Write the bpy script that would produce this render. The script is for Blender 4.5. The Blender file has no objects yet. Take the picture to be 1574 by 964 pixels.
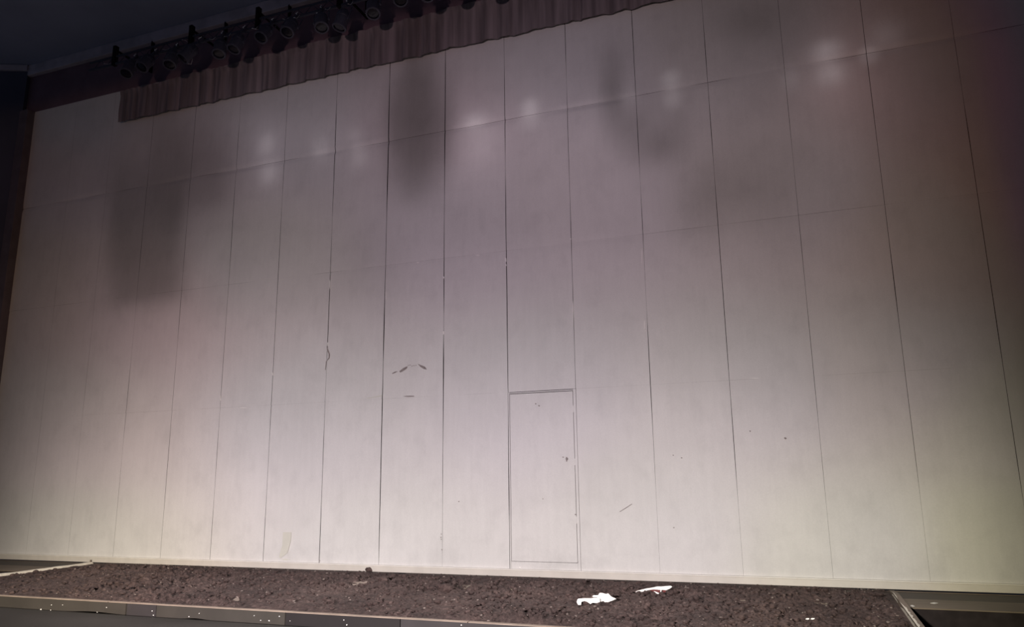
import bpy, bmesh, math, random
import numpy as np
from mathutils import Vector, Matrix, noise as mn
random.seed(7); rng = np.random.default_rng(11)
S = bpy.context.scene
COL = S.collection
# ------------------------------------------------------------------ camera
F_PX, YAW, PITCH, ROLL = 1178.277, -0.357515, 0.212193, -0.012850
CAM = np.array([3.818, -10.022, 1.2867])
fw = np.array([math.sin(YAW)*math.cos(PITCH), math.cos(YAW)*math.cos(PITCH), math.sin(PITCH)])
_r0 = np.array([math.cos(YAW), -math.sin(YAW), 0.0]); _u0 = np.cross(_r0, fw)
rt = _r0*math.cos(ROLL)+_u0*math.sin(ROLL); up = -_r0*math.sin(ROLL)+_u0*math.cos(ROLL)
cd = bpy.data.cameras.new('camera'); cam = bpy.data.objects.new('camera', cd); COL.objects.link(cam)
cd.sensor_fit = 'HORIZONTAL'; cd.sensor_width = 36.0; cd.lens = F_PX/1574*36.0; cd.clip_end = 200
M = Matrix(((rt[0], up[0], -fw[0], CAM[0]), (rt[1], up[1], -fw[1], CAM[1]), (rt[2], up[2], -fw[2], CAM[2]), (0, 0, 0, 1)))
cam.matrix_world = M
S.camera = cam
S.view_settings.view_transform = 'Standard'; S.view_settings.look = 'None'
S.view_settings.exposure = 0; S.view_settings.gamma = 1

def at(px, py, P0, n):                     # where the line of sight of a photo pixel meets a plane
    d = fw + rt*(px-787)/F_PX - up*(py-482)/F_PX
    P0 = np.array(P0, float); n = np.array(n, float)
    return CAM + d*((P0-CAM)@n)/(d@n)
def onY(px, py, Y=0.0): return at(px, py, (0, Y, 0), (0, 1, 0))
def onZ(px, py, Z=0.0): return at(px, py, (0, 0, Z), (0, 0, 1))
def pj(P):
    P = np.array(P)-CAM; z = P@fw
    return 787+F_PX*(P@rt)/z, 482-F_PX*(P@up)/z
def lin(c): 
    c = c/255.0
    return c/12.92 if c <= 0.04045 else ((c+0.055)/1.055)**2.4
def rgb(r, g, b): return (lin(r), lin(g), lin(b), 1)

# ------------------------------------------------------------------ helpers
def link(o, parent=None):
    COL.objects.link(o)
    if parent: o.parent = parent
    return o
def empty(name, loc=(0, 0, 0)):
    o = bpy.data.objects.new(name, None); o.location = loc; o.empty_display_size = .2
    return link(o)
def tag(o, label=None, cat=None, group=None, kind=None):
    if label: o['label'] = label
    if cat: o['category'] = cat
    if group: o['group'] = group
    if kind: o['kind'] = kind
    return o
def mesh_obj(name, verts, faces, mat, parent=None, smooth=False):
    me = bpy.data.meshes.new(name); me.from_pydata([tuple(map(float, v)) for v in verts], [], faces); me.update()
    if smooth: me.polygons.foreach_set('use_smooth', [True]*len(me.polygons))
    if mat:
        for m_ in (mat if isinstance(mat, list) else [mat]): me.materials.append(m_)
    return link(bpy.data.objects.new(name, me), parent)
def bm_obj(name, bm, mat, parent=None, smooth=False):
    bmesh.ops.recalc_face_normals(bm, faces=bm.faces)
    me = bpy.data.meshes.new(name); bm.to_mesh(me); bm.free()
    if smooth: me.polygons.foreach_set('use_smooth', [True]*len(me.polygons))
    for m_ in (mat if isinstance(mat, list) else [mat]): me.materials.append(m_)
    return link(bpy.data.objects.new(name, me), parent)
def box(bm, x0, x1, y0, y1, z0, z1, bev=0.0):
    r = bmesh.ops.create_cube(bm, size=1.0, matrix=Matrix.Translation(((x0+x1)/2, (y0+y1)/2, (z0+z1)/2)) @ Matrix.Diagonal((x1-x0, y1-y0, z1-z0, 1)))
    if bev > 0:
        vs = set(r['verts']); es = [e for e in bm.edges if e.verts[0] in vs and e.verts[1] in vs]
        bmesh.ops.bevel(bm, geom=es, offset=bev, segments=2, affect='EDGES', profile=.5)
def lathe(bm, prof, n=24, M4=Matrix()):
    rings = []
    for (r, z) in prof:
        rings.append([bm.verts.new(M4 @ Vector((r*math.cos(a*2*math.pi/n), r*math.sin(a*2*math.pi/n), z))) for a in range(n)])
    for a, b in zip(rings, rings[1:]):
        for i in range(n): bm.faces.new((a[i], a[(i+1) % n], b[(i+1) % n], b[i]))
    return rings
def tube(bm, pts, r, n=8):
    pts = [Vector(p) for p in pts]; rings = []
    for i, p in enumerate(pts):
        d = (pts[min(i+1, len(pts)-1)]-pts[max(i-1, 0)]).normalized()
        a = d.orthogonal().normalized() if i == 0 else (rings_a - d*rings_a.dot(d)).normalized()
        rings_a = a; b = d.cross(a)
        rings.append([bm.verts.new(p + a*r*math.cos(k*2*math.pi/n) + b*r*math.sin(k*2*math.pi/n)) for k in range(n)])
    for A, B in zip(rings, rings[1:]):
        for k in range(n): bm.faces.new((A[k], A[(k+1) % n], B[(k+1) % n], B[k]))
    bm.faces.new(rings[0]); bm.faces.new(rings[-1])
def vnoise(x, y, seed):                    # smooth value noise on numpy arrays, about -1..1
    xi = np.floor(x).astype(int); yi = np.floor(y).astype(int); fx = x-xi; fy = y-yi
    fx = fx*fx*(3-2*fx); fy = fy*fy*(3-2*fy)
    def h(a, b):
        n_ = (a*374761393 + b*668265263 + seed*1442695041) & 0xffffffff
        n_ = ((n_ ^ (n_ >> 13))*1274126177) & 0xffffffff
        return ((n_ ^ (n_ >> 16)) & 0xffff)/32767.5-1
    return (h(xi, yi)*(1-fx)+h(xi+1, yi)*fx)*(1-fy)+(h(xi, yi+1)*(1-fx)+h(xi+1, yi+1)*fx)*fy

# ------------------------------------------------------------------ materials
def mat(name, col, rough=.6, var=.0, scale=8., metal=0., bump=0., bscale=40., col2=None, detail=4., stretch=None, spec=.5):
    m = bpy.data.materials.new(name); m.use_nodes = True; nt = m.node_tree; N = nt.nodes; L = nt.links
    b = N['Principled BSDF']; b.inputs['Roughness'].default_value = rough; b.inputs['Metallic'].default_value = metal
    b.inputs['Specular IOR Level'].default_value = spec
    tc = N.new('ShaderNodeTexCoord'); mp = N.new('ShaderNodeMapping'); L.new(tc.outputs['Object'], mp.inputs['Vector'])
    if stretch: mp.inputs['Scale'].default_value = stretch
    nz = N.new('ShaderNodeTexNoise'); nz.inputs['Scale'].default_value = scale; nz.inputs['Detail'].default_value = detail
    L.new(mp.outputs['Vector'], nz.inputs['Vector'])
    cr = N.new('ShaderNodeValToRGB'); L.new(nz.outputs['Fac'], cr.inputs['Fac'])
    c2 = col2 if col2 else tuple(c*(1-var) for c in col[:3])+(1,)
    cr.color_ramp.elements[0].position = .35; cr.color_ramp.elements[0].color = c2
    cr.color_ramp.elements[1].position = .65; cr.color_ramp.elements[1].color = col
    L.new(cr.outputs['Color'], b.inputs['Base Color'])
    if bump:
        n2 = N.new('ShaderNodeTexNoise'); n2.inputs['Scale'].default_value = bscale; n2.inputs['Detail'].default_value = 5
        L.new(mp.outputs['Vector'], n2.inputs['Vector'])
        bp = N.new('ShaderNodeBump'); bp.inputs['Strength'].default_value = 1; bp.inputs['Distance'].default_value = bump
        L.new(n2.outputs['Fac'], bp.inputs['Height']); L.new(bp.outputs['Normal'], b.inputs['Normal'])
    return m

ALB = (.72, .70, .685)
def curtain_paint():
    m = bpy.data.materials.new('curtain_paint'); m.use_nodes = True; nt = m.node_tree; N = nt.nodes; L = nt.links
    b = N['Principled BSDF']; b.inputs['Roughness'].default_value = .6; b.inputs['Specular IOR Level'].default_value = .25
    tc = N.new('ShaderNodeTexCoord')
    def nse(scale, st, det=5, rough=.55):
        mp = N.new('ShaderNodeMapping'); mp.inputs['Scale'].default_value = st; L.new(tc.outputs['Object'], mp.inputs['Vector'])
        n = N.new('ShaderNodeTexNoise'); n.inputs['Scale'].default_value = scale; n.inputs['Detail'].default_value = det
        n.inputs['Roughness'].default_value = rough; L.new(mp.outputs['Vector'], n.inputs['Vector']); return n.outputs['Fac']
    def mr(src, a, bb, lo, hi):
        r = N.new('ShaderNodeMapRange'); L.new(src, r.inputs['Value'])
        for k, v in zip(('From Min', 'From Max', 'To Min', 'To Max'), (a, bb, lo, hi)): r.inputs[k].default_value = v
        return r.outputs['Result']
    def mul(a, c):
        k = N.new('ShaderNodeMath'); k.operation = 'MULTIPLY'; L.new(a, k.inputs[0]); L.new(c, k.inputs[1]); return k.outputs[0]
    v = mul(mr(nse(1.3, (1, 1, 1)), .3, .7, .955, 1.03), mr(nse(14, (1, 1, .12)), .3, .7, .975, 1.015))
    v = mul(v, mr(nse(60, (1, 1, 1), 3), .3, .7, .975, 1.025))
    v = mul(v, mr(nse(3.2, (1, 1, .8), 6, .6), .5, .72, 1.0, .93))
    # grime low down, heavier beside the door
    sp = N.new('ShaderNodeSeparateXYZ'); L.new(tc.outputs['Object'], sp.inputs[0])
    low = mr(sp.outputs['Z'], .25, 1.3, 1, 0)
    gr = mr(nse(2.6, (1, 1, 1), 6, .62), .47, .66, 0, .10)
    g = mul(low, gr); inv = N.new('ShaderNodeMath'); inv.operation = 'SUBTRACT'; inv.inputs[0].default_value = 1; L.new(g, inv.inputs[1])
    v = mul(v, inv.outputs[0])
    mx = N.new('ShaderNodeVectorMath'); mx.operation = 'SCALE'; mx.inputs[0].default_value = ALB; L.new(v, mx.inputs['Scale'])
    L.new(mx.outputs[0], b.inputs['Base Color'])
    bp = N.new('ShaderNodeBump'); bp.inputs['Distance'].default_value = .0012; L.new(nse(22, (1, 1, .5), 3), bp.inputs['Height']); L.new(bp.outputs['Normal'], b.inputs['Normal'])
    return m
MP = curtain_paint()
M_gap = mat('dark_gap', rgb(58, 46, 46), .9, .3)
M_rail = mat('cream_paint', rgb(214, 207, 198), .5, .08, 6, bump=.001)
M_bead = mat('highlight_bead', rgb(238, 233, 226), .5, .08, 6)  # whiter than the ledge paint: top-light highlight put into the colour
M_scuff = mat('dark_scuff', rgb(158, 148, 145), .8, .3, 30)
M_smear = mat('grey_smear', rgb(209, 207, 197), .7, .04, 10)
M_fill = mat('white_filler', rgb(245, 242, 238), .5, .05)
M_soil = None
def soil_mat():
    m = bpy.data.materials.new('soil'); m.use_nodes = True; nt = m.node_tree; N = nt.nodes; L = nt.links
    b = N['Principled BSDF']; b.inputs['Roughness'].default_value = .8; b.inputs['Specular IOR Level'].default_value = .35
    tc = N.new('ShaderNodeTexCoord')
    def nse(s, d, r=.6):
        n = N.new('ShaderNodeTexNoise'); n.inputs['Scale'].default_value = s; n.inputs['Detail'].default_value = d; n.inputs['Roughness'].default_value = r
        L.new(tc.outputs['Object'], n.inputs['Vector']); return n.outputs['Fac']
    cr = N.new('ShaderNodeValToRGB'); L.new(nse(24, 7, .75), cr.inputs['Fac'])
    e = cr.color_ramp.elements; e[0].position = .32; e[0].color = rgb(42, 31, 31); e[1].position = .56; e[1].color = rgb(87, 73, 71)
    x = e.new(.68); x.color = rgb(116, 101, 98); x = e.new(.77); x.color = rgb(168, 152, 146)
    cr2 = N.new('ShaderNodeValToRGB'); L.new(nse(1.6, 4), cr2.inputs['Fac'])
    e = cr2.color_ramp.elements; e[0].position = .35; e[0].color = (.72, .68, .68, 1); e[1].position = .65; e[1].color = (1.15, 1.08, 1.04, 1)
    mx = N.new('ShaderNodeMix'); mx.data_type = 'RGBA'; mx.blend_type = 'MULTIPLY'; mx.inputs[0].default_value = 1
    L.new(cr.outputs[0], mx.inputs[6]); L.new(cr2.outputs[0], mx.inputs[7]); L.new(mx.outputs[2], b.inputs['Base Color'])
    bp = N.new('ShaderNodeBump'); bp.inputs['Distance'].default_value = .012; L.new(nse(55, 5), bp.inputs['Height']); L.new(bp.outputs['Normal'], b.inputs['Normal'])
    return m
M_soil = soil_mat()
M_crumb = mat('pale_crumb', rgb(138, 124, 118), .8, .4, 30)
M_darkwood = mat('dark_stage_plank', rgb(68, 56, 50), .6, .25, 5, stretch=(.4, 3, 3), bump=.001)
M_greywood = mat('worn_grey_plank', rgb(126, 112, 98), .6, .2, 5, stretch=(.4, 3, 3), bump=.001)
M_face = mat('black_step_face', rgb(58, 52, 54), .9, .3, spec=.05)
M_black = mat('black_paint', rgb(40, 36, 36), .95, .3, spec=.03)
M_floor = mat('grey_floor', rgb(57, 54, 52), .55, .14, 3, bump=.001)
M_fas = [mat('fascia_grey', rgb(70, 65, 60), .6, .15, 4), mat('fascia_purple_grey', rgb(64, 59, 60), .6, .15, 4),
         mat('fascia_dark', rgb(42, 37, 38), .6, .15, 4)]
M_cap = mat('pale_wood_edge', rgb(168, 150, 136), .6, .3, 9, stretch=(.6, 3, 3))
M_white = mat('flaking_white_paint', rgb(245, 238, 226), .5, .12, 12, bump=.002)
M_edge = mat('brown_grey_board', rgb(132, 116, 104), .6, .2, 8)
M_paper = mat('white_paper', rgb(255, 252, 248), .6, .02)
M_red = mat('dark_red_paper', rgb(118, 42, 38), .6, .25, 20)
M_wall = mat('dark_red_plaster', rgb(122, 98, 108), .9, .2, 2)
M_navy = mat('navy_black_paint', rgb(80, 82, 100), .9, .2, 1)
M_ceil = mat('dark_ceiling', rgb(152, 162, 186), .95, .12, .7)
M_beam = mat('grey_beam', rgb(190, 182, 190), .9, .25, 3)
M_jamb = mat('dark_jamb', rgb(104, 95, 102), .8, .2, 4)
M_steel = mat('black_steel', rgb(62, 63, 78), .55, .2, 8, metal=.0)
M_lens = mat('dark_lens', rgb(20, 21, 34), .25, .1)
M_clip_glint = mat('clip_and_glint_white', rgb(250, 250, 250), .5, .02)  # white for the safety clips and the painted glints
def shade_mat():
    m = mat('pleated_shade', rgb(146, 133, 136), .95, .5, 7, stretch=(1.3, 1, .07), bump=.004, bscale=30)  # tone of the shadow and smudge across the curtain top
    return m
M_shade = shade_mat()
M_scrap = mat('bare_board', rgb(150, 134, 124), .7, .15, 12)

# ------------------------------------------------------------------ safety curtain
ROWZ = [0.10, 2.469, 4.531, 6.595, 8.66]
X0, X1 = -10.17, 8.0
curt = tag(empty('safety_curtain', (0, 0, 0)), 'huge pale painted metal safety curtain of tall riveted sheets filling the stage opening', 'safety curtain')
DX0, DX1, DZ0, DZ1 = .029, .942, .21, 2.438
def sheets():
    cols = [X0]+list(range(-10, 8))+[X1]
    cols = [X0, -9., -8., -7., -6., -5., -4., -3., -2., -1., 0., .984, 2., 3., 4., 5., 6., 7., X1]
    gapw = {-9: .2, -8: .25, -7: .5, -6: .6, -5: .6, -4: .6, -3: .8, -2: 1.05, -1: 1., 0: .95, 1: .6, 2: .62, 3: .55, 4: .5, 5: .62, 6: .6, 7: .3}
    nx, nz = 18, 48
    for j in range(4):
        za, zb = ROWZ[j], ROWZ[j+1]
        for i in range(len(cols)-1):
            xa, xb = cols[i], cols[i+1]
            if j == 0 and i == 10: continue          # door bay
            us = np.linspace(0, 1, nx); us = .5-.5*np.cos(us*math.pi)*(1) ; vs = .5-.5*np.cos(np.linspace(0, 1, nz)*math.pi)
            V = []; Fc = []; base = 0
            for b_, v in enumerate(vs):
                z = za+(zb-za)*v
                def hw(x):
                    k = round(x)
                    if x in (X0, X1): return 0
                    w = .0046*gapw.get(k, .6)*((.30 if z < .9 else min(1, .30+.7*(z-.9)/.5)) if (k >= 1 or k == -1) and z < 1.4 else 1)
                    n_ = float(vnoise(np.array([z*1.7]), np.array([k*3.1]), 5)[0])
                    return max(.0008, w*(1+.75*n_))
                a0, a1 = xa+hw(xa), xb-hw(xb)
                for a_, u in enumerate(us):
                    x = a0+(a1-a0)*u
                    low = float(vnoise(np.array([x*1.1]), np.array([z*.8]), 3)[0])*.006
                    mid = float(vnoise(np.array([x*3.3]), np.array([z*2.1]), 9)[0])*.0012
                    # lips of the sheets buckle outward along the horizontal laps
                    dt = zb-z; db = z-za
                    e1 = float(vnoise(np.array([x*2.3+9]), np.array([j*7.3]), 21)[0]); e2 = float(vnoise(np.array([x*2.3+9]), np.array([(j+1)*7.3]), 21)[0])
                    k = .006
                    gk = (.0, .002, .006, .019, 0)[j]; gk2 = (.0, .002, .006, .019, 0)[j+1]
                    lip = 0
                    if j > 0: lip += k*(.35+.65*e1)*math.exp(-(db/.05)**2)
                    if j < 3: lip += -k*(.3+.7*e2)*math.exp(-(dt/.06)**2)*.8
                    gx = lambda q: .25+.75*max(0, float(vnoise(np.array([x*1.9+3]), np.array([q*5.1]), 44)[0])+.35)
                    y = -(low+mid+lip)
                    if j > 0: y += gk*gx(j)*math.exp(-(db/.045)**2)
                    if j < 3: y += gk2*gx(j+1)*math.exp(-(dt/.045)**2)
                    # hard dents along the third lap
                    if j >= 2:
                        zd = 6.595
                        for (cx, cz, s, am) in DENTS:
                            d2 = ((x-cx)/s)**2+((z-cz)/(s*.55))**2
                            if d2 < 9: y -= am*math.exp(-d2)
                    V.append((x, y-.004, z))
            for b_ in range(nz-1):
                for a_ in range(nx-1):
                    q = base+b_*nx+a_; Fc.append((q, q+1, q+nx+1, q+nx))
            mesh_obj('metal_sheet', V, Fc, MP, curt, smooth=True)
DENTS = []
for (px, py) in [(412, 245), (492, 232), (548, 222), (575, 214), (728, 192), (815, 172), (968, 158), (1032, 140), (1270, 98), (1336, 82), (1400, 62)]:
    w = onY(px, py); DENTS.append((w[0], 6.595+.05*(w[2] > 6.5), .16, .014)); DENTS.append((w[0]+.02, 6.595, .25, -.008))
sheets()
mesh_obj('backing', [(X0, .04, .05), (X1, .04, .05), (X1, .04, 8.66), (X0, .04, 8.66)], [(0, 1, 2, 3)], M_gap, curt)
bm = bmesh.new(); box(bm, X0, X1, -.045, .02, .018, .098, .006)
o = bm_obj('bottom_rail', bm, M_rail, curt); o['label'] = 'cream painted ledge along the foot'
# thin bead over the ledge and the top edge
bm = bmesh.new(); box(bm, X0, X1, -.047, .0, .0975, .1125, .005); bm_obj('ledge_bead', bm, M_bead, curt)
# door bay: surround strips, door leaf
for a in ((.005, DX0-.007, -.009, .02, .112, 2.466, .0015), (DX1+.0035, .982, -.009, .02, .112, 2.466, .0015),
          (DX0-.004, DX1+.003, -.009, .02, DZ1+.008, 2.461, .0015), (DX0-.004, DX1+.003, -.012, .02, .112, DZ0-.004, .003)):
    bm = bmesh.new(); box(bm, *a); bm_obj('door_surround', bm, MP, curt)
door = bpy.data.objects.new('door', None); link(door, curt); door['label'] = 'flush door cut into the curtain'
bm = bmesh.new(); box(bm, DX0, DX1-.002, -.010, .015, DZ0, DZ1, .002)
bm_obj('door_leaf', bm, MP, door)
bm = bmesh.new(); lathe(bm, [(.0, .0), (.016, .0), (.018, .002), (.018, .004)][::-1], 14, Matrix.Translation((.835, -.0112, 1.535)) @ Matrix.Rotation(math.pi/2, 4, 'X')); box(bm, .822, .838, -.0135, -.0105, 1.50, 1.56, .002)
bm_obj('lock_plate', bm, M_scuff, door)
for z in (.7, 1.45, 2.15):
    bm = bmesh.new(); box(bm, .938, .946, -.013, -.008, z, z+.09, .001); bm_obj('hinge', bm, MP, door)
# scuffs, scrapes, filler
PN = ['scuff_mark', None]
def patch(bm_, pts, y=-.0135, pix=True, push=0.0):
    bm = bmesh.new(); vs = []
    for p in pts:
        w = onY(p[0], p[1]) if pix else (p[0], 0, p[1])
        vs.append(bm.verts.new((w[0], y-.004-push, w[2])))
    bm.faces.new(vs); return bm_obj(PN[0], bm, PN[1], curt)
PN = ['scuff_mark', M_scuff]; bm = None
patch(bm, [(614.5, 571), (620, 566.5), (625, 564), (627.5, 563.5), (626, 567), (620, 571), (616, 573)])
patch(bm, [(603.5, 574), (608, 571.5), (612.5, 571), (608, 573.5), (604, 575)])
patch(bm, [(643, 559.5), (648, 561.5), (654, 564), (657, 568.5), (652, 567.5), (646.5, 564)])
for (x, y) in [(631, 561.5), (634, 563), (637, 562.5), (640, 562), (628.5, 562)]: patch(bm, [(x-.8, y), (x, y-.9), (x+1, y), (x, y+.8)])
PN = ['scratch', M_scuff]
for (a, b_) in [((953, 787), (972, 775)), ((1013, 597), (1014, 599))]:
    patch(bm, [a, ((a[0]+b_[0])/2, (a[1]+b_[1])/2+.3), b_, (b_[0]-.3, b_[1]-.7), (a[0]-.2, a[1]-.7)])
for (x, y, s) in [(1048, 704, 1.3), (1207, 674, 2.2), (1153, 663, 1.3), (679, 821, 1.0), (678.5, 826, 1.2), (679, 829, 1.), (680, 845, 1.3), (866, 703, 1.2), (492, 862, 1.3), (1036, 811, 1.2), (824, 621, 1.3), (829, 624, 1.5), (835, 767, 1.0), (885, 791, 1.4), (1035, 700, 1.1), (706, 771, 1.2)]:
    patch(bm, [(x-s, y-.2*s), (x-.3*s, y-.7*s), (x+s*.8, y-.5*s), (x+s, y+.4*s), (x, y+.8*s)])
patch(bm, [(620, 609.6), (626, 608.6), (637, 608.6), (638, 609.8), (628, 610.4)])
PN = ['grey_smear', M_smear]
patch(bm, [(436, 818), (449, 818), (448, 832), (443, 850), (432, 858), (430, 856), (435, 838)])
patch(bm, [(432, 860), (440, 858.8), (448, 860), (440, 861.2)]); patch(bm, [(565, 612), (588, 608), (588, 609.4), (566, 613)])
PN = ['filler_spot', M_fill]
for (x, y, w, h) in [(508, 438, .8, 8), (991.5, 500, .8, 9), (987, 395, .6, 14), (778, 400, 1.3, 4), (778.5, 408, .8, 2), (881.5, 485, .6, 22), (682.5, 427, 1.1, 2), (682.5, 512, 1.1, 3), (505, 530, .8, 4), (877.5, 368, 1.1, 1.4),
                     (643, 404, 2, 1), (735, 393, 3.5, .9), (992, 508, 1., 2), (594, 455, .7, 8), (420, 575, .8, 3), (340, 612, .6, 5), (375, 627, 6, .5), (1160, 582, 8, .5), (800, 872, 1.6, 1)]:
    patch(bm, [(x-w, y-h*.6), (x, y-h), (x+w*.8, y-h*.5), (x+w, y+h*.6), (x, y+h), (x-w*.8, y+h*.3)], y=-.0145)
# ragged crack beside a seam, left of the arched scrape
PN = ['crack', M_scuff]; patch(bm, [(503, 532), (505.5, 538), (508, 545), (507.5, 551), (503, 556), (501.5, 569), (500.6, 569), (502, 556), (506, 550), (506.3, 545), (503.5, 538)])

# ------------------------------------------------------------------ structure round the opening
def struct(name, bm, m): return tag(bm_obj(name, bm, m), kind='structure')
bm = bmesh.new(); box(bm, -10.40, X0+.0, -.16, .06, -.02, 8.66, .01); struct('trim_1', bm, M_jamb)
bm = bmesh.new(); box(bm, -10.6, 9, .0, .35, 8.66, 10.0); struct('wall_back', bm, M_wall)
# beam over the opening
bm = bmesh.new(); box(bm, -10.45, 9, -.10, 0, 9.475, 9.70, .01); struct('trim_2', bm, M_beam)
# splayed side wall and its cornice
def prism(bm, poly, z0, z1):
    a = [bm.verts.new((p[0], p[1], z0)) for p in poly]; b_ = [bm.verts.new((p[0], p[1], z1)) for p in poly]
    bm.faces.new(a); bm.faces.new(b_)
    for i in range(len(poly)): j = (i+1) % len(poly); bm.faces.new((a[i], a[j], b_[j], b_[i]))
dx, dy = -1/math.hypot(1, .45), -.45/math.hypot(1, .45)
P = Vector((-10.40, -.10)); D = Vector((dx, dy)); Nn = Vector((dy, -dx))*-1
if Nn.y < 0: Nn = -Nn
bm = bmesh.new(); prism(bm, [P, P+D*9, P+D*9+Nn*.3, P+Nn*.3], -.6, 10.0); struct('wall_left', bm, M_navy)
bm = bmesh.new(); prism(bm, [P-Nn*.05+D*.0, P+D*9-Nn*.05, P+D*9, P], 9.56, 9.68); struct('trim_3', bm, M_beam)
bm = bmesh.new(); box(bm, -20, 9, -14, .35, 9.70, 9.9); struct('ceiling', bm, M_ceil)

bm = bmesh.new(); box(bm, 8.0, 8.3, -9, .3, -.6, 10.0); struct('wall_right', bm, M_navy)
# ------------------------------------------------------------------ floor strips and pit
bm = bmesh.new(); box(bm, -14, 9, -.605, .3, -.495, 0, .004); struct('floor', bm, M_darkwood)
bm = bmesh.new(); box(bm, -14, 9, -.085, -.07, 0, .006, .002); struct('trim_4', bm, M_edge)
bm = bmesh.new(); box(bm, -14, 9, -1.20, -.612, -.012, .002, .003)
nose = struct('trim_5', bm, M_greywood)
bm = bmesh.new(); box(bm, -14, 9, -1.19, -.61, -.495, -.013); struct('trim_6', bm, M_face)
bm = bmesh.new(); box(bm, -14, 9, -16, .3, -.60, -.50); struct('floor_pit', bm, M_black)
bm = bmesh.new(); box(bm, 4.72, 9, -3.2, -1.30, -.24, -.19, .005); struct('floor_step', bm, M_black)
bm = bmesh.new(); box(bm, -14, 9, -16, -3.207, -.495, -.115); struct('floor_front', bm, M_floor)

# ------------------------------------------------------------------ soil tray
tray = tag(empty('soil_tray', (-1.36, -1.6, 0)), 'low wooden platform edged with boards holding the dark soil in front of the curtain', 'platform')
def tp(o): o.location = Vector(o.location)-tray.location; return o
LX, RX = -7.18, 4.567
bm = bmesh.new(); box(bm, LX, RX, -3.17, -.10, -.03, -.004); tp(bm_obj('deck', bm, M_black, tray))
# front capping
segs = [(LX-.5, -5.5, 0), (-5.5, -3.29, 0), (-3.27, -2.86, 1), (-2.85, -1.2, 0), (-1.19, .1, 2), (.11, 1.9, 1), (1.91, 3.3, 0), (3.31, RX+.05, 2)]
segs[0] = (LX, -5.52, 0)
for (a, b_, k) in segs:
    bm = bmesh.new(); n = 10
    zb = -.1165
    n = 40; vs = []
    for i in range(n+1):
        x = a+(b_-a)*i/n; w = .013*math.exp(-((x+3.75)/.30)**2)+.011*math.exp(-((x+2.32)/.14)**2)+.014*math.exp(-((x-.2)/.35)**2)
        yy = -3.205+.003*math.sin(x*3); vs.append([bm.verts.new(p) for p in ((x, yy, zb+w), (x, yy, .004), (x, yy+.03, .004), (x, yy+.03, zb+w))])
    for A, B in zip(vs, vs[1:]):
        for q in range(4): bm.faces.new((A[q], A[(q+1) % 4], B[(q+1) % 4], B[q]))
    bm.faces.new(vs[0]); bm.faces.new(vs[-1])
    o = tp(bm_obj('front_board', bm, M_fas[k], tray))
    if k == 2: o['label'] = 'darker brown front board'
bm = bmesh.new()
for (a, b_) in [(LX, -3.55), (-3.53, 0.8), (.81, RX)]:
    n = 60; vs = []
    for i in range(n+1):
        x = a+(b_-a)*i/n; yb = -3.17+.012*mn.noise(Vector((x*2.5, 3, 1)))
        vs.append([bm.verts.new(p) for p in ((x, -3.215, .005), (x, -3.215, .013), (x, yb, .015), (x, yb, .005))])
    for A, B in zip(vs, vs[1:]):
        for q in range(4): bm.faces.new((A[q], A[(q+1) % 4], B[(q+1) % 4], B[q]))
    bm.faces.new(vs[0]); bm.faces.new(vs[-1])
tp(bm_obj('front_edge_strip', bm, M_cap, tray))
# left side board, white, with chipped upper edge
def ragged(name, x0, x1, ya, yb, ztop, mat_, amp, lab, n=90, zb=-.02, bend=0, ramp=.01):
    bm = bmesh.new(); vs = []
    for i in range(n+1):
        y = ya+(yb-ya)*i/n; h = ztop+amp*mn.noise(Vector((y*4.3, x0, 5)))+amp*.6*mn.noise(Vector((y*17, x0, 2)))
        h = max(h*min(1, .15+(ya-y)/ramp), zb+.004); b_ = bend*math.exp(-(ya-y)/.55)
        vs.append([bm.verts.new(p) for p in ((x0+b_, y, zb), (x0+b_, y, h), (x1+b_, y, h), (x1+b_, y, zb))])
    for A, B in zip(vs, vs[1:]):
        for q in range(4): bm.faces.new((A[q], A[(q+1) % 4], B[(q+1) % 4], B[q]))
    bm.faces.new(vs[0]); bm.faces.new(vs[-1])
    o = tp(bm_obj(name, bm, mat_, tray)); o['label'] = lab; return o
ragged('side_board', LX-.025, LX+.02, -.10, -3.21, .036, M_white, .007, 'white painted left side board', bend=-.14)
bm = bmesh.new(); lathe(bm, [(.0, .0), (.012, .0), (.01, .06), (0, .064)], 8, Matrix.Translation((LX-.20, -.09, .0))); tp(bm_obj('corner_peg', bm, M_edge, tray))
ragged('side_board', RX, RX+.052, -.03, -3.21, .050, M_edge, .003, 'brown grey right side board', ramp=.7)
bm = bmesh.new()
fl_rows = []
def strip_on_board(y0, y1, zt, zlo, n=26, tw=.012):
    vs = []
    for i in range(n+1):
        t = i/n; y = y0+(y1-y0)*t; env = min(1, 6*t, 6*(1-t))
        h = zlo+(zt-zlo)*env*(.75+.35*mn.noise(Vector((y*13, 1, 1))))
        l = zlo*(.6+.5*mn.noise(Vector((y*17, 4, 1))))
        vs.append((bm.verts.new((RX-.004, y, max(l, .002))), bm.verts.new((RX-.004, y, h))))
    for A, B in zip(vs, vs[1:]): bm.faces.new((A[0], B[0], B[1], A[1]))
    tv = []
    for i in range(n+1):
        t = i/n; y = y0+(y1-y0)*t; wd = tw*min(1, 5*t, 5*(1-t))*(.7+.6*mn.noise(Vector((y*11, 7, 1))))
        zt_ = .0545*min(1, .15+(-.03-y)/.7)+.001
        tv.append((bm.verts.new((RX-.004, y, zt_)), bm.verts.new((RX-.004+max(wd, .001), y, zt_))))
    for A, B in zip(tv, tv[1:]): bm.faces.new((A[0], B[0], B[1], A[1]))
strip_on_board(-.46, -1.05, .040, .022)
strip_on_board(-1.22, -3.1, .049, .004, 40, .028)
o = tp(bm_obj('paint_flake', bm, M_white, tray)); o['label'] = 'peeling white paint on the inner face of the right side board'
o.parent = tray

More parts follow.
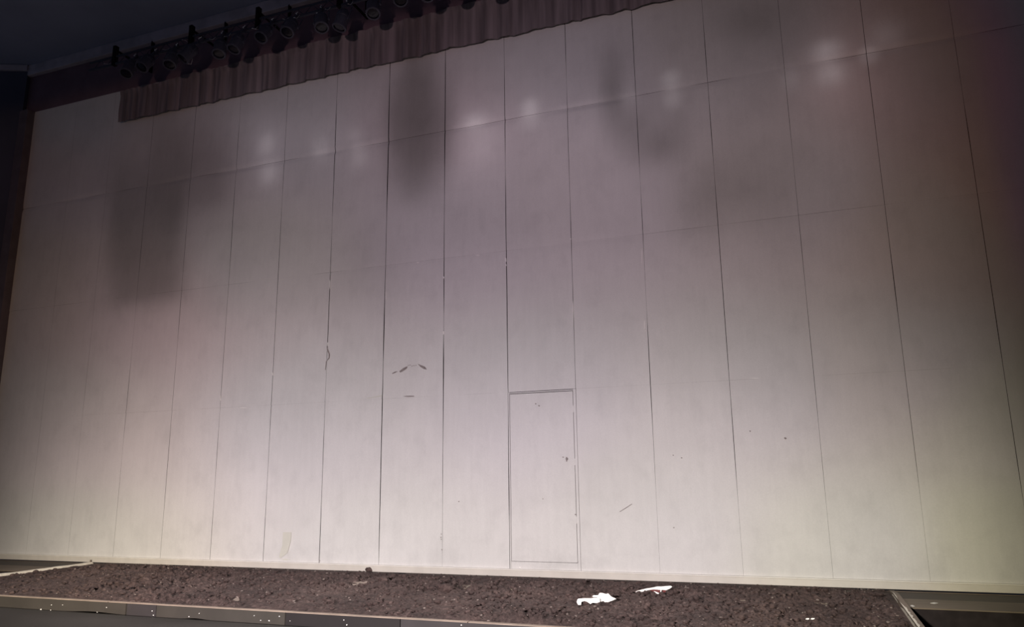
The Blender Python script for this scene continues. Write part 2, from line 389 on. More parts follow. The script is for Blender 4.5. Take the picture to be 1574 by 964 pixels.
# ------------------------------------------------------------------ soil
def build_soil():
    xa, xb, ya, yb = LX-.13, RX-.004, -3.17, -.06
    nx, ny = 1180, 300
    x = np.linspace(xa, xb, nx); y = np.linspace(ya, yb, ny); X, Y = np.meshgrid(x, y)
    wx = X+.05*vnoise(X*4, Y*4, 31); wy = Y+.05*vnoise(X*4, Y*4, 32)
    h = .018*vnoise(wx*1.1, wy*1.5, 1)+.022*vnoise(wx*4.5, wy*4, 2)
    h += .038*np.maximum(0, vnoise(wx*9, wy*7, 3))**1.3 + .034*np.maximum(0, vnoise(wx*20, wy*15, 4))
    h += .014*vnoise(wx*38, wy*32, 5)
    pit = np.maximum(0, vnoise(wx*6.5+9, wy*6+4, 6)-.35); h -= .07*pit
    act = .65+.55*np.clip(vnoise(X*.7, Y*.9, 8)+.2, -1, 1)
    h = h*np.clip(act, .25, 1.3)
    base = .019+.006*np.exp(-((X+.5)/4)**2)
    edge = np.minimum(np.minimum((X-xa-.10)/.75, (xb-X)/.16), (Y-ya)/.14); edge = np.clip(edge, 0, 1); edge = edge**.8
    back = np.clip((yb-Y-.10)/.45, 0, 1)
    Z = np.maximum(-.002, .003+(base+h-.003)*edge)
    Z = np.where(back < 1, np.minimum(Z, .017+.05*back), Z)
    ridge = .013*np.exp(-((Y+.18)/.10)**2)*(vnoise(X*2.2, Y*2, 12)+.55)*np.exp(-((X+1.0)/4.2)**4)
    Z = Z+np.maximum(ridge, 0)
    # hollows and bare places
    for (px, py, rx, ry) in [(556, 899, .22, .20), (362, 922, .10, .08), (445, 907, .08, .1)]:
        w = onZ(px, py, .02); k = np.exp(-(((X-w[0])/rx)**2+((Y-w[1])/ry)**2)**2); Z = Z*(1-k)+.012*k
    Vv = np.stack([X.ravel(), Y.ravel(), Z.ravel()], 1)
    i = np.arange(ny-1)[:, None]*nx+np.arange(nx-1)[None, :]; i = i.ravel()
    Fq = np.stack([i, i+1, i+nx+1, i+nx], 1)
    # clods and crumbs
    bmc = bmesh.new(); bmesh.ops.create_icosphere(bmc, subdivisions=2, radius=1); bmc.verts.ensure_lookup_table()
    cv = np.array([v.co[:] for v in bmc.verts]); cf = np.array([[v.index for v in f.verts] for f in bmc.faces]); bmc.free()
    n = 7500; allV = [Vv]; tris = []; mi = []; off = len(Vv)
    for k in range(n):
        cx = rng.uniform(xa+.22, xb-.05); cy = rng.uniform(ya+.06, yb-.02)
        ix = int((cx-xa)/(xb-xa)*(nx-1)); iy = int((cy-ya)/(yb-ya)*(ny-1))
        if rng.random() > act[iy, ix] or (cx < xa+.6 and cy > -1.6 and rng.random() < .7): continue
        s = .007+.024*rng.random()**2.6
        if rng.random() < .014: s = rng.uniform(.028, .046)
        if cy > -.45: s = min(s, .011)
        d = cv*np.array([s*rng.uniform(.8, 1.5), s*rng.uniform(.8, 1.3), s*rng.uniform(.5, .95)])
        d = d*(1+.28*vnoise(cv[:, 0:1]*1.7+k, cv[:, 1:2]*1.7+cv[:, 2:3]*2, 3))
        a = rng.uniform(0, 6.28); R = np.array([[math.cos(a), -math.sin(a), 0], [math.sin(a), math.cos(a), 0], [0, 0, 1]])
        allV.append(d@R.T+np.array([cx, cy, Z[iy, ix]+s*.25])); tris.append(cf+off); off += len(cv); mi.append(np.full(len(cf), int(rng.random() < .16 and s < .016)))
    Vall = np.concatenate(allV); T = np.concatenate(tris)
    me = bpy.data.meshes.new('soil'); nq, ntr = len(Fq), len(T)
    me.vertices.add(len(Vall)); me.vertices.foreach_set('co', Vall.astype(np.float32).ravel())
    me.loops.add(nq*4+ntr*3); me.loops.foreach_set('vertex_index', np.concatenate([Fq.ravel(), T.ravel()]).astype(np.int32))
    me.polygons.add(nq+ntr)
    me.polygons.foreach_set('loop_start', np.concatenate([np.arange(nq)*4, nq*4+np.arange(ntr)*3]).astype(np.int32))
    me.update(calc_edges=True)
    me.materials.append(M_soil); me.materials.append(M_crumb)
    me.polygons.foreach_set('material_index', np.concatenate([np.zeros(nq, int)]+mi).astype(np.int32))
    o = link(bpy.data.objects.new('soil', me))
    tag(o, 'dark brown lumpy soil spread over the low platform in front of the curtain', 'soil', kind='stuff')
    return Z, (xa, xb, ya, yb, nx, ny)
SZ, SG = build_soil()
def soil_z(x, y):
    xa, xb, ya, yb, nx, ny = SG
    return float(SZ[min(ny-1, max(0, int((y-ya)/(yb-ya)*(ny-1)))), min(nx-1, max(0, int((x-xa)/(xb-xa)*(nx-1))))])

def clod(px, py, s, label, zoff=.2, sq=.75):
    w = onZ(px, py, .03); bm = bmesh.new(); bmesh.ops.create_icosphere(bm, subdivisions=4, radius=1)
    for v in bm.verts:
        c = v.co.copy(); k = 1+.30*mn.noise(c*1.5+Vector((px, 0, 0)))+.14*mn.noise(c*4+Vector((0, py, 0)))+.06*mn.noise(c*9)
        v.co = Vector((c.x*s*1.25*k, c.y*s*k, c.z*s*sq*k))
    o = bm_obj('soil_clod', bm, M_soil, smooth=True); o.location = (w[0], w[1], soil_z(w[0], w[1])+s*zoff)
    return tag(o, label, 'clod')
clod(901, 930, .036, 'dark clod of earth lying in the hollow of the larger white paper', .75, 1.0)
clod(811, 883, .055, 'pointed dark clod on the soil right below the door, touching the curtain ledge', .5)
clod(840, 885, .04, 'small dark clod right of the pointed one below the door', .45)
clod(567, 877.5, .045, 'small dark clod at the back edge of the soil above the bare board patch', .5)
clod(571, 900, .05, 'dark upright clod at the right end of the bare board patch', .4, 1.0)
clod(589, 899, .055, 'dark upright clod just right of the bare board patch', .35, 1.0)
clod(686, 909, .085, 'large dark clod in the soil between the bare board patch and the larger white paper', .2)

# bare board patches
def scrap(poly, z, label, name='board_scrap', m=M_scrap, cat='board'):
    bm = bmesh.new(); a = []
    for p in poly:
        w = onZ(p[0], p[1], z); a.append(bm.verts.new(w))
    f = bm.faces.new(a); r = bmesh.ops.extrude_face_region(bm, geom=[f])
    for v in [g for g in r['geom'] if isinstance(g, bmesh.types.BMVert)]: v.co.z -= .008
    return tag(bm_obj(name, bm, m), label, cat)
scrap([(541, 897), (545, 893.5), (553, 894), (558, 892.5), (567, 893), (569, 898), (563, 899.5), (556, 900), (554, 904), (548, 904.5), (543, 901)], .030, 'pale flat scrap of bare board showing through the soil, the widest of them')
scrap([(358, 922), (362, 919), (367, 918.5), (368, 923), (363, 925), (357, 924)], .034, 'small pale scrap of board in the soil at the left, nearest the front edge')
scrap([(591, 898), (596, 896), (602, 898), (600, 902), (593, 902)], .034, 'little pale scrap of board just right of the two upright clods')

# ------------------------------------------------------------------ white papers
def sheet_from(poly, P0, n, name, matf, label, cat, amp=.012, matb=None, parent=None, thick=.004, res=.018):
    """a crumpled sheet filling an outline on a tilted plane"""
    n = Vector(n).normalized(); P0 = Vector(P0)
    pts = [Vector(at(p[0], p[1], P0, n)) for p in poly]
    bm = bmesh.new(); f = bm.faces.new([bm.verts.new(p) for p in pts])
    bmesh.ops.triangulate(bm, faces=[f])
    for _ in range(6):
        es = [e for e in bm.edges if e.calc_length() > res]
        if not es: break
        bmesh.ops.subdivide_edges(bm, edges=es, cuts=1); bmesh.ops.triangulate(bm, faces=bm.faces[:])
    for v in bm.verts:
        q = v.co*9; k = abs(mn.noise(q))*1.6+abs(mn.noise(q*2.3+Vector((3, 1, 2))))*.7
        v.co += n*(k*amp)
    if n.y > 0: n = -n
    for f in bm.faces:
        f.normal_update()
        if f.normal.dot(n) < 0: f.normal_flip()
    r = bmesh.ops.extrude_face_region(bm, geom=bm.faces[:]); nb = [g for g in r['geom'] if isinstance(g, bmesh.types.BMVert)]
    for v in nb: v.co -= n*thick
    me = bpy.data.meshes.new(name); bmesh.ops.recalc_face_normals(bm, faces=bm.faces)
    bm.to_mesh(me); bm.free(); me.materials.append(matf)
    if matb:
        me.materials.append(matb)
        for p in me.polygons:
            if p.normal.dot(n) < -.2: p.material_index = 1
    o = link(bpy.data.objects.new(name, me), parent)
    if label: tag(o, label, cat)
    return o
b1 = onZ(905, 930, .05)
pap = tag(empty('crumpled_paper', b1), 'larger crumpled white paper lying like a ragged arrow on the soil', 'paper')
def rel(o, root): o.parent = root; o.location = Vector(o.location)-root.location; return o
rel(sheet_from([(886.5, 926), (887.5, 922), (889, 920.7), (896, 920), (919, 919.8), (922, 921), (922, 926), (917, 927.5), (911, 927), (907.5, 929), (903, 926), (898, 924.5), (894, 925.5), (893, 930), (888.5, 930)],
               b1, (0, -.75, .66), 'folded_strip', M_paper, None, None, .010), pap)
b2 = b1+np.array([.15, .09, .0])
rel(sheet_from([(918.5, 920), (920, 914.5), (922, 912.3), (927, 912.2), (931.5, 914), (935, 913), (941, 918.5), (947.5, 922.7), (943, 923.5), (938.5, 924.5), (935, 926.8), (930, 927), (927.5, 925), (919, 926)],
               b2, (.1, -.7, .7), 'crumpled_sheet', M_paper, None, None, .016), pap)
rel(sheet_from([(910.3, 917), (912.5, 915.3), (921, 915), (922, 918.3), (912, 918.2)], b2, (0, -.7, .7), 'folded_corner', M_paper, None, None, .004), pap)
b3 = onZ(1005, 913, .04)
lf = tag(empty('folded_leaflet', b3), 'smaller white leaflet arched over the soil with a dark red underside', 'leaflet')
rel(sheet_from([(977, 910), (981, 908.2), (988, 906.3), (999, 904), (1010, 902.3), (1024, 901.2), (1031, 900.6), (1033.3, 902.2), (1030, 904.8), (1024, 907.3), (1017, 906.8), (1006, 906.3), (998, 907), (991, 909.2), (984, 911), (978, 911)],
               b3+np.array([0, .03, .02]), (.0, -.45, .89), 'cover', M_paper, None, None, .004), lf)
rel(sheet_from([(1004.8, 909), (1007, 909.3), (1013, 911.8), (1014.7, 911.2), (1015.2, 907.5), (1017, 906.8), (1016.3, 911.5), (1013.5, 914.6), (1009, 915.2), (1007, 913)],
               b3+np.array([0, -.02, 0]), (.0, -.9, .43), 'turned_flap', M_paper, None, None, .003), lf)
rel(sheet_from([(989, 910), (998, 906.8), (1006, 905.8), (1025, 906.6), (1022, 911.5), (1012, 911.5), (1004, 912.3), (992, 912.5)],
               b3+np.array([0, .06, 0]), (.0, -.95, .3), 'inner_page', M_red, None, None, .003), lf)
bits = [(1241, 951.5, 3), (1249, 951.5, 3.4)]
for (px, py, s), lb in zip(bits, ('tiny white paper bit on the soil, left one of a close pair', 'tiny white paper bit on the soil, right one of a close pair')):
    w = onZ(px, py, .05)
    sheet_from([(px-s, py+.3), (px-s*.3, py-1.3), (px+s*.9, py-1), (px+s, py+.6), (px, py+1.2)], (w[0], w[1], .05), (0, -.7, .7), 'paper_bit', M_paper, lb, 'paper', .003)
w = at(1436, 927, (0, 0, .006), (0, 0, 1))
sheet_from([(1430, 927), (1436, 926), (1442, 927), (1437, 928)], (w[0], w[1], .006), (0, 0, 1), 'paper_bit', M_fill, 'flat pale paper bit on the grey plank, the one away from the side board', 'paper', .001)
sheet_from([(1399, 931), (1402, 930), (1406.5, 932), (1403, 933)], (w[0], w[1], .006), (0, 0, 1), 'paper_bit', M_fill, 'pale paper bit on the grey plank touching the right side board', 'paper', .001)
# white specks in front of the tray
proto = None
specks = [(63, 937, 1.5), (78, 938, 1), (79.5, 930, 1), (96.5, 930, 1), (149.5, 941, 1.2), (164, 934, 1), (234, 939.3, 1.2), (236, 945.8, 1.2), (290.5, 948, 1.1), (306.5, 943, 1.1),
          (391, 946.5, 1.1), (401, 953.6, 1.1), (414, 954.3, 1.4), (429.5, 947.6, 1.2), (528.8, 953.3, 1.3), (533.3, 960.6, 1.3), (709.5, 961, 1.3), (446, 954.6, .8)]
for (px, py, s) in specks:
    w = onY(px, py, -3.212)
    face_ = w[2] > -.10
    if not face_: w = onZ(px, py, -.111)
    if proto is None:
        bm = bmesh.new(); bmesh.ops.create_icosphere(bm, subdivisions=1, radius=.0085)
        for v in bm.verts: v.co *= 1+.5*mn.noise(v.co*150); 
        o = proto = bm_obj('paper_speck', bm, M_paper)
    else:
        o = proto.copy(); COL.objects.link(o)
    o.location = w if not face_ else (w[0], -3.214, w[2]); o.scale = (s*.6, s*.6, s*.58); o.rotation_euler = (random.random()*3, 0, random.random()*3)
    tag(o, 'tiny white speck of paper on the grey front edge or floor before the soil', 'paper', 'white specks in front of the soil')

# ------------------------------------------------------------------ curtain shadow and smudge, built as pleated border
def shading():
    xa, xb, ya = -7.74, 5.2, -.115
    n = 1500; m = 14; V = []; Fq = []
    for i in range(n+1):
        x = xa+(xb-xa)*i/n
        t = x*1.0
        ph = 14*t+3.5*mn.noise(Vector((t*1.6, 0, 0)))+2.0*mn.noise(Vector((t*4.1, 4, 0)))
        a = .020+.016*mn.noise(Vector((t*1.3, 9, 0)))
        fold = a*math.sin(ph)+.010*math.sin(ph*2.3+1)+.014*mn.noise(Vector((t*9, 2, 2)))
        sag = abs(math.sin(x*2.35))**.7
        zt = 8.535+.009*(x+7.5)+.03*sag+.012*mn.noise(Vector((x*5, 0, 7)))
        zb = 7.935-.002*(x+7.5)+.022*mn.noise(Vector((x*1.7, 1, 7)))+.008*mn.noise(Vector((x*8, 1, 7)))
        for j in range(m+1):
            v = j/m; z = zb+(zt-zb)*v
            V.append((x+.02*mn.noise(Vector((x*3, z*3, 0))), ya-fold*(1-.35*v)-.03*math.exp(-((v-1)/.12)**2), z))
    for i in range(n):
        for j in range(m):
            q = i*(m+1)+j; Fq.append((q, q+m+1, q+m+2, q+1))
    return V, Fq
V, Fq = shading()
o = mesh_obj('pleated_shading', V, Fq, M_shade, None, smooth=True)
tag(o, 'short dark pleated border hanging across the top of the curtain', 'shading')

# ------------------------------------------------------------------ lighting bar and lanterns
bar = tag(empty('lighting_bar', (-2, -.86, 8.8)), 'long black lighting truss under the beam carrying the row of stage lanterns', 'lighting bar')
def bp_(o): o.parent = bar; o.location = Vector(o.location)-bar.location; return o
for z, r_ in ((8.60, .025), (8.745, .02)):
    bm = bmesh.new(); tube(bm, [(-7.7, -.86, z), (3.5, -.86, z)], r_, 10); bp_(bm_obj('chord', bm, M_steel))
bm = bmesh.new(); tube(bm, [(-7.6+k*.15, -.86, 8.745 if k % 2 else 8.60) for k in range(75)], .009, 6); bp_(bm_obj('lattice', bm, M_steel))
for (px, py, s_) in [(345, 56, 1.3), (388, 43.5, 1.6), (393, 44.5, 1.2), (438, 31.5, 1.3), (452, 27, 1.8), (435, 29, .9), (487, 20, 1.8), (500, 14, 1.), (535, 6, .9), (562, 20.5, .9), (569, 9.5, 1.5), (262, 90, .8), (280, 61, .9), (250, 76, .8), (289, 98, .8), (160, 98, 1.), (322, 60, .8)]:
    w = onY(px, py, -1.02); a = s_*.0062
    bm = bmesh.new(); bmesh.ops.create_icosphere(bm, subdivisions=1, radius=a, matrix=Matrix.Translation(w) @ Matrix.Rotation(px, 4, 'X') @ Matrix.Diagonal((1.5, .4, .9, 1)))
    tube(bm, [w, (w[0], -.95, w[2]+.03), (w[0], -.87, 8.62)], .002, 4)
    bp_(bm_obj('painted_glint', bm, M_clip_glint))  # white beads put in as painted glints along the lanterns
proto = None
def make_lantern():
    r = empty('stage_lantern')
    T = Matrix.Translation((0, 0, -.34))
    bm = bmesh.new(); rings = lathe(bm, [(.088, -.17), (.112, -.165), (.112, -.13), (.100, -.125), (.102, .02), (.108, .03), (.108, .06), (.090, .12), (.060, .16), (.02, .175)], 24, T); bm.faces.new(rings[-1])
    bm_obj('housing', bm, M_steel, r, smooth=False)
    bm = bmesh.new(); rr = lathe(bm, [(.0, -.155), (.04, -.158), (.088, -.150)], 24, T); l = bm_obj('lens', bm, M_lens, r, smooth=True)
    bm = bmesh.new(); tube(bm, [(-.125, 0, -.34), (-.125, 0, -.12), (-.11, 0, -.09), (.11, 0, -.09), (.125, 0, -.12), (.125, 0, -.34)], .009, 6)
    y = bm_obj('yoke', bm, M_steel, r)
    for sx in (-1, 1):
        bm = bmesh.new(); tube(bm, [(sx*.14, 0, -.34), (sx*.112, 0, -.34)], .022, 8); bm_obj('tilt_knob', bm, M_steel, r)
    bm = bmesh.new(); box(bm, -.02, .02, -.03, .03, -.09, .035, .006); tube(bm, [(0, 0, -.10), (0, 0, .06)], .010, 6)
    bm_obj('hook_clamp', bm, M_steel, r)
    bm = bmesh.new(); tube(bm, [(.012, -.04, .03), (.015, -.045, .0), (.0, -.05, -.03), (.02, -.045, -.045)], .006, 5); bm_obj('safety_clip', bm, M_clip_glint, r)
    return r
kids = None; first = make_lantern(); kids = list(first.children)
NL = 15
ords = ['first', 'second', 'third', 'fourth', 'fifth', 'sixth', 'seventh', 'eighth', 'ninth', 'tenth', 'eleventh', 'twelfth', 'thirteenth', 'fourteenth', 'fifteenth']
for k in range(NL):
    if k == 0: r = first
    else:
        r = first.copy(); COL.objects.link(r)
        for c in kids:
            d = c.copy(); COL.objects.link(d); d.parent = r
    r.location = (-6.58+.48*k+random.uniform(-.05, .05), -.90, 8.60)
    r.rotation_euler = (math.radians(random.uniform(-38, -12)), math.radians(random.uniform(-14, 14)), math.radians(random.uniform(-25, 25)))
    tag(r, 'dark round stage lantern, the %s from the left end of the lighting truss' % ords[k], 'stage light', 'stage lanterns on the truss')
# hangers holding the truss to the ceiling
for k, px in enumerate((180, 294, 395, 520, 690)):
    w = onY(px, 60, -.86)
    bm = bmesh.new(); box(bm, w[0]-.035, w[0]+.035, -.90, -.82, 8.57, 8.95, .008); box(bm, w[0]-.015, w[0]+.015, -.86, -.04, 8.86, 8.89); box(bm, w[0]-.015, w[0]+.015, -.10, -.04, 8.86, 9.50)
    tag(bm_obj('truss_hanger', bm, M_black), 'black hanger clamp holding the lighting truss, the %s from the left' % ords[k], 'clamp', 'hangers of the lighting truss')

# ------------------------------------------------------------------ lights
def add_world():
    w = bpy.data.worlds.new('world'); S.world = w; w.use_nodes = True
    w.node_tree.nodes['Background'].inputs['Color'].default_value = (.34, .47, .78, 1)
    w.node_tree.nodes['Background'].inputs['Strength'].default_value = WORLD
WORLD = .085
add_world()
# the wash lamp stands out in the house; the curtain's pools and soft shadows are painted into its colour by direction
ROWS = {
 850: [(5,118),(50,150),(100,172),(200,200),(300,214),(400,219),(600,220),(800,216),(1000,212),(1200,203),(1300,192),(1400,178),(1500,152),(1570,125)],
 760: [(5,90),(50,122),(100,146),(200,178),(300,197),(400,203),(600,203),(800,203),(1000,200),(1200,188),(1300,176),(1400,160),(1500,136),(1570,106)],
 640: [(5,66),(50,88),(100,108),(200,142),(300,162),(400,170),(600,174),(800,177),(1000,176),(1100,171),(1200,158),(1300,145),(1400,127),(1500,103),(1570,78)],
 540: [(20,58),(50,69),(100,82),(200,112),(300,134),(400,145),(500,148),(600,147),(800,151),(1000,148),(1100,141),(1200,131),(1300,119),(1400,100),(1500,80),(1570,58)],
 450: [(30,54),(100,70),(150,80),(200,89),(300,107),(400,119),(500,123),(600,126),(800,131),(1000,129),(1100,124),(1200,113),(1300,104),(1400,85),(1500,66),(1570,49)],
 350: [(40,50),(100,61),(150,68),(220,76),(300,84),(400,99),(500,107),(600,111),(700,113),(800,117),(900,119),(1000,116),(1100,107),(1200,98),(1300,91),(1400,75),(1500,58),(1570,41)],
 270: [(50,48),(100,54),(200,64),(300,72),(350,80),(400,93),(500,101),(600,106),(700,115),(800,120),(900,121),(1000,115),(1100,104),(1200,95),(1300,90),(1400,72),(1500,54),(1570,38)],
 200: [(60,47),(100,52),(200,59),(260,62),(330,74),(400,93),(500,103),(600,102),(700,113),(800,121),(900,120),(1000,109),(1100,100),(1200,95),(1300,89),(1400,67),(1500,50),(1570,36)],
 130: [(60,44),(200,52),(300,60),(400,76),(500,84),(600,88),(700,98),(800,105),(900,104),(1000,102),(1100,92),(1200,85),(1300,88),(1400,65),(1500,46),(1570,34)],
 60:  [(60,42),(300,54),(600,78),(800,91),(900,93),(1000,92),(1100,80),(1200,74),(1300,76),(1400,59),(1500,44),(1570,32)],
 0:   [(60,38),(300,50),(600,70),(800,80),(1000,80),(1100,72),(1200,68),(1300,66),(1400,53),(1500,40),(1570,29)],
 -120:[(60,30),(800,60),(1100,60),(1570,26)]}
ykeys = sorted(ROWS)
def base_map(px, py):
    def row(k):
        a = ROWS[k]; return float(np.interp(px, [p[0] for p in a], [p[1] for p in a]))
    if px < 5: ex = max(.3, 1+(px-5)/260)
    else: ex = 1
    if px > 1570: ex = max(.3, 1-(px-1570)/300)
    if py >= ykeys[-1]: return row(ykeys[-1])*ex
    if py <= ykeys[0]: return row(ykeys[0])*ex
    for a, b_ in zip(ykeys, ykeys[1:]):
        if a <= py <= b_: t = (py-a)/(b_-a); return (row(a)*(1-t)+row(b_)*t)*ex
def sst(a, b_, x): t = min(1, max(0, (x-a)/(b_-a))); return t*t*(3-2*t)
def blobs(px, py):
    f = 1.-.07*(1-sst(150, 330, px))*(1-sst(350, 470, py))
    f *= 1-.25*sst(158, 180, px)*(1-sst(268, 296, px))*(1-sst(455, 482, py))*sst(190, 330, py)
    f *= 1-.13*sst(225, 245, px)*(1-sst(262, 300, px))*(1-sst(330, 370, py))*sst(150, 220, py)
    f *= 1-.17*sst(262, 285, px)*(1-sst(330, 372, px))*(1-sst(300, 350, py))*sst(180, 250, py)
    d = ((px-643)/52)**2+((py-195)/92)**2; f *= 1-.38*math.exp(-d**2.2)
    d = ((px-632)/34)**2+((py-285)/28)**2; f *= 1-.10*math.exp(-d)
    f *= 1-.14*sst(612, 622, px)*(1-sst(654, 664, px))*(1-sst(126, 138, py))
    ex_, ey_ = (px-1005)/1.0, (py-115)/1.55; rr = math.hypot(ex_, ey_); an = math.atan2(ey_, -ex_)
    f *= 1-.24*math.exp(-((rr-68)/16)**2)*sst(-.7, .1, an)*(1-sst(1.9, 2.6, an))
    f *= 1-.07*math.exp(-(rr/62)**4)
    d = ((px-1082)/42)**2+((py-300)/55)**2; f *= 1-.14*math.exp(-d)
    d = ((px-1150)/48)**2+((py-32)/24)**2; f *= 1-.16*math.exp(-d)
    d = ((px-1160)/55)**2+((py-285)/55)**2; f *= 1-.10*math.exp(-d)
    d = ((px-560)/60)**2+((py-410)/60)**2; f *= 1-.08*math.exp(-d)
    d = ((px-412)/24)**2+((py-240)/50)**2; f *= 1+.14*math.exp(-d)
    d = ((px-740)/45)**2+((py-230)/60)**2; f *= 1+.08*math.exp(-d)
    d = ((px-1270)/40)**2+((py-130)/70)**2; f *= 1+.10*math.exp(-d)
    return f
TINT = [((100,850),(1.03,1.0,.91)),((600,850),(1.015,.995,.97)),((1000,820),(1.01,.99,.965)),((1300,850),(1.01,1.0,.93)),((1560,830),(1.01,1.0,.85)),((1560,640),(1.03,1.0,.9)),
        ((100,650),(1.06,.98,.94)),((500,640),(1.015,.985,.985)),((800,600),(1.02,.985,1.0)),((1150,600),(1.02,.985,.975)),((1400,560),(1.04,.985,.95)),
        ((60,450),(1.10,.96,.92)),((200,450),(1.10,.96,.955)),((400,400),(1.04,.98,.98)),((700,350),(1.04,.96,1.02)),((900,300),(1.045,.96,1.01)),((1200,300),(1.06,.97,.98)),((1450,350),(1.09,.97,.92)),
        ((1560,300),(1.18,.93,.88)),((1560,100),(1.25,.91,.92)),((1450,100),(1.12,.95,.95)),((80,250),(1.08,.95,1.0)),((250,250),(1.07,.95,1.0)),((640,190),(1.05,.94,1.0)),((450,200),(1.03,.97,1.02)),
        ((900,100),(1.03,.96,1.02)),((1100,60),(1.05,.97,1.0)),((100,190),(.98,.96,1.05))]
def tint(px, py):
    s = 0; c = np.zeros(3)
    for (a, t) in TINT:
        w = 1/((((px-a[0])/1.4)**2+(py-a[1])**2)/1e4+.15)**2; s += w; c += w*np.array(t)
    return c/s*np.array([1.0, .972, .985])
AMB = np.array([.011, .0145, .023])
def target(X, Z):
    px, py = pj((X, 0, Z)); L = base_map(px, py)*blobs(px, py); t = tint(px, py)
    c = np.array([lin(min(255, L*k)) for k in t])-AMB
    return np.maximum(c, .003)/np.array(ALB)
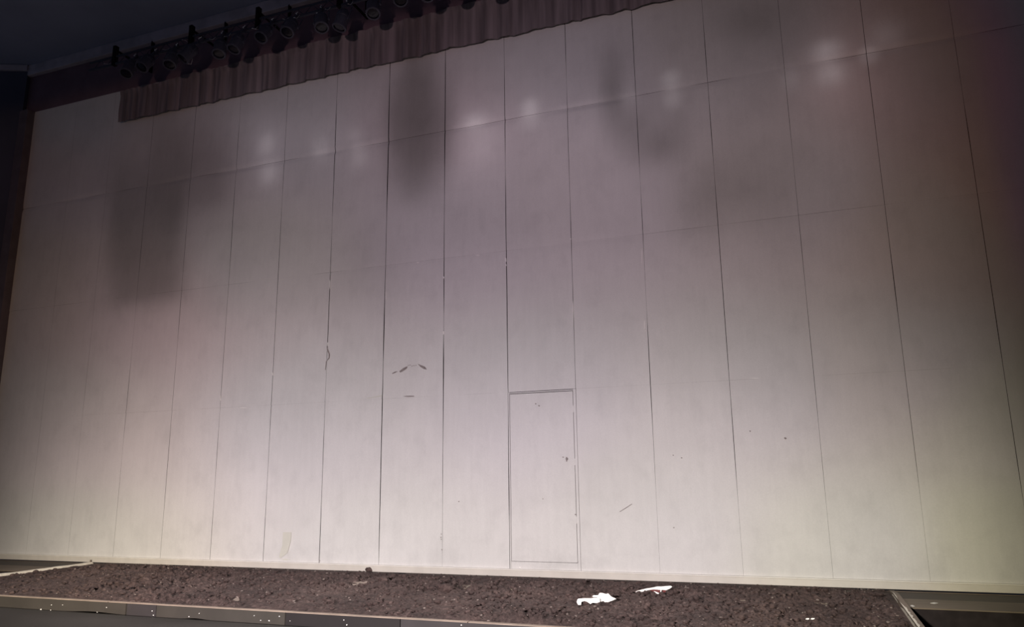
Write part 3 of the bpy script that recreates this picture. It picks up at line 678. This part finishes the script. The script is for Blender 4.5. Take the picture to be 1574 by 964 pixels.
def wash(loc, name, watts):
    ld = bpy.data.lights.new(name, 'POINT'); ld.shadow_soft_size = .12; ld.energy = watts; ld.use_nodes = True
    o = link(bpy.data.objects.new(name, ld)); o.location = loc
    nt = ld.node_tree; N = nt.nodes; L = nt.links; em = N['Emission']
    def m_(op, a, b_=None, clamp=False):
        k = N.new('ShaderNodeMath'); k.operation = op; k.use_clamp = clamp
        for i, s in enumerate((a, b_)):
            if s is None: continue
            if isinstance(s, (int, float)): k.inputs[i].default_value = s
            else: L.new(s, k.inputs[i])
        return k.outputs[0]
    ge = N.new('ShaderNodeNewGeometry'); sp = N.new('ShaderNodeSeparateXYZ'); L.new(ge.outputs['Incoming'], sp.inputs[0])
    ny = m_('MAXIMUM', sp.outputs['Y'], .02)
    k = m_('DIVIDE', -loc[1], ny)
    X = m_('ADD', m_('MULTIPLY', sp.outputs['X'], k), loc[0]); Z = m_('ADD', m_('MULTIPLY', sp.outputs['Z'], k), loc[2])
    xa, xm, xb = -10.6, -1.9, 7.0; NS = 31
    ua = m_('DIVIDE', m_('SUBTRACT', X, xa), xm-xa, True); ub = m_('DIVIDE', m_('SUBTRACT', X, xm), xb-xm, True)
    sel = m_('GREATER_THAN', X, xm)
    zs = [.15+.4*i for i in range(23)]
    res = None
    for zi, z in enumerate(zs):
        outs = []
        for (u, a, b_) in ((ua, xa, xm), (ub, xm, xb)):
            cr = N.new('ShaderNodeValToRGB'); cr.color_ramp.interpolation = 'LINEAR'; e = cr.color_ramp.elements
            for i in range(NS):
                p = i/(NS-1); c = target(a+(b_-a)*p, z)
                if i == 0: q = e[0]; q.position = 0
                elif i == NS-1: q = e[len(e)-1]; q.position = 1
                else: q = e.new(p)
                q.color = (*c, 1)
            L.new(u, cr.inputs[0]); outs.append(cr.outputs[0])
        mx = N.new('ShaderNodeMix'); mx.data_type = 'RGBA'; L.new(sel, mx.inputs[0]); L.new(outs[0], mx.inputs[6]); L.new(outs[1], mx.inputs[7])
        if res is None: res = mx.outputs[2]
        else:
            t = m_('DIVIDE', m_('SUBTRACT', Z, zs[zi-1]), .4, True)
            m2 = N.new('ShaderNodeMix'); m2.data_type = 'RGBA'; L.new(t, m2.inputs[0]); L.new(res, m2.inputs[6]); L.new(mx.outputs[2], m2.inputs[7]); res = m2.outputs[2]
    # small hot spots added to the lamp colour, imitating gleams on the dented lap
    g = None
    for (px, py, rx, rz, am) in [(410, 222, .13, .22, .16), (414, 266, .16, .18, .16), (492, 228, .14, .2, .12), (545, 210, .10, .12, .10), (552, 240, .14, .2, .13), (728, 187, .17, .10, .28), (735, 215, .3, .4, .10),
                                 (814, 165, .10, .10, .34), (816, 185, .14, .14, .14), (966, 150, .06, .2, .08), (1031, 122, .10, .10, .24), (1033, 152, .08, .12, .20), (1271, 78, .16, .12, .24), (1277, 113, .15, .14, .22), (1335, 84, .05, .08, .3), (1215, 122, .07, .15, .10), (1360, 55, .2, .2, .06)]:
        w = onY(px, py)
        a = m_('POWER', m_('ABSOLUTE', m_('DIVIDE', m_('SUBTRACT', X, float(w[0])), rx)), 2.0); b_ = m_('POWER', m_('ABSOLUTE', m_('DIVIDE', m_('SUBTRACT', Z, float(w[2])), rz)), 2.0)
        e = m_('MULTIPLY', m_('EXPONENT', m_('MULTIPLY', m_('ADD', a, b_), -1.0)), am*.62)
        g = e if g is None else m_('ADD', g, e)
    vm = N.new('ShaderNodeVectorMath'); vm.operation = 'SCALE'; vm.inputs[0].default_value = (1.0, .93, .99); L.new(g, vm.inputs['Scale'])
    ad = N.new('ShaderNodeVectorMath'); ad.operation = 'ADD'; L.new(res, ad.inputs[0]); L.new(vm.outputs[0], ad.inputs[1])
    # nothing above the lintel or beyond the jamb; falloff allowance
    top = N.new('ShaderNodeMapRange'); L.new(Z, top.inputs['Value']); top.interpolation_type = 'SMOOTHSTEP'
    for k2, v in zip(('From Min', 'From Max', 'To Min', 'To Max'), (8.70, 8.95, 1, .10)): top.inputs[k2].default_value = v
    bot = N.new('ShaderNodeMapRange'); L.new(Z, bot.inputs['Value'])
    for k2, v in zip(('From Min', 'From Max', 'To Min', 'To Max'), (-6, -2.5, 0, 1)): bot.inputs[k2].default_value = v
    st = m_('DIVIDE', m_('MULTIPLY', top.outputs[0], bot.outputs[0]), m_('POWER', m_('MAXIMUM', ny, .25), 3.0))
    front = m_('GREATER_THAN', sp.outputs['Y'], .05)
    L.new(ad.outputs[0], em.inputs['Color']); L.new(m_('MULTIPLY', st, front), em.inputs['Strength'])
    return o
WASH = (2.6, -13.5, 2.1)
wash(WASH, 'painted_wash_lamp', 4*math.pi*math.pi*13.5**2)
# down lights hanging in the rig, over the soil
for i, x in enumerate((-6.6, -4.6, -2.6, -.6, 1.4, 3.4)):
    ld = bpy.data.lights.new('rig_spot', 'SPOT'); ld.energy = (600, 740, 1050, 1220, 1120, 880)[i]; ld.spot_size = math.radians(34); ld.spot_blend = .8; ld.shadow_soft_size = .09; ld.color = (1, .93, .88)
    o = link(bpy.data.objects.new('rig_spot', ld)); o.location = (x, -1.15, 8.05)
    d = Vector((x+.1, -2.3, 0))-o.location; o.rotation_euler = d.to_track_quat('-Z', 'Y').to_euler()
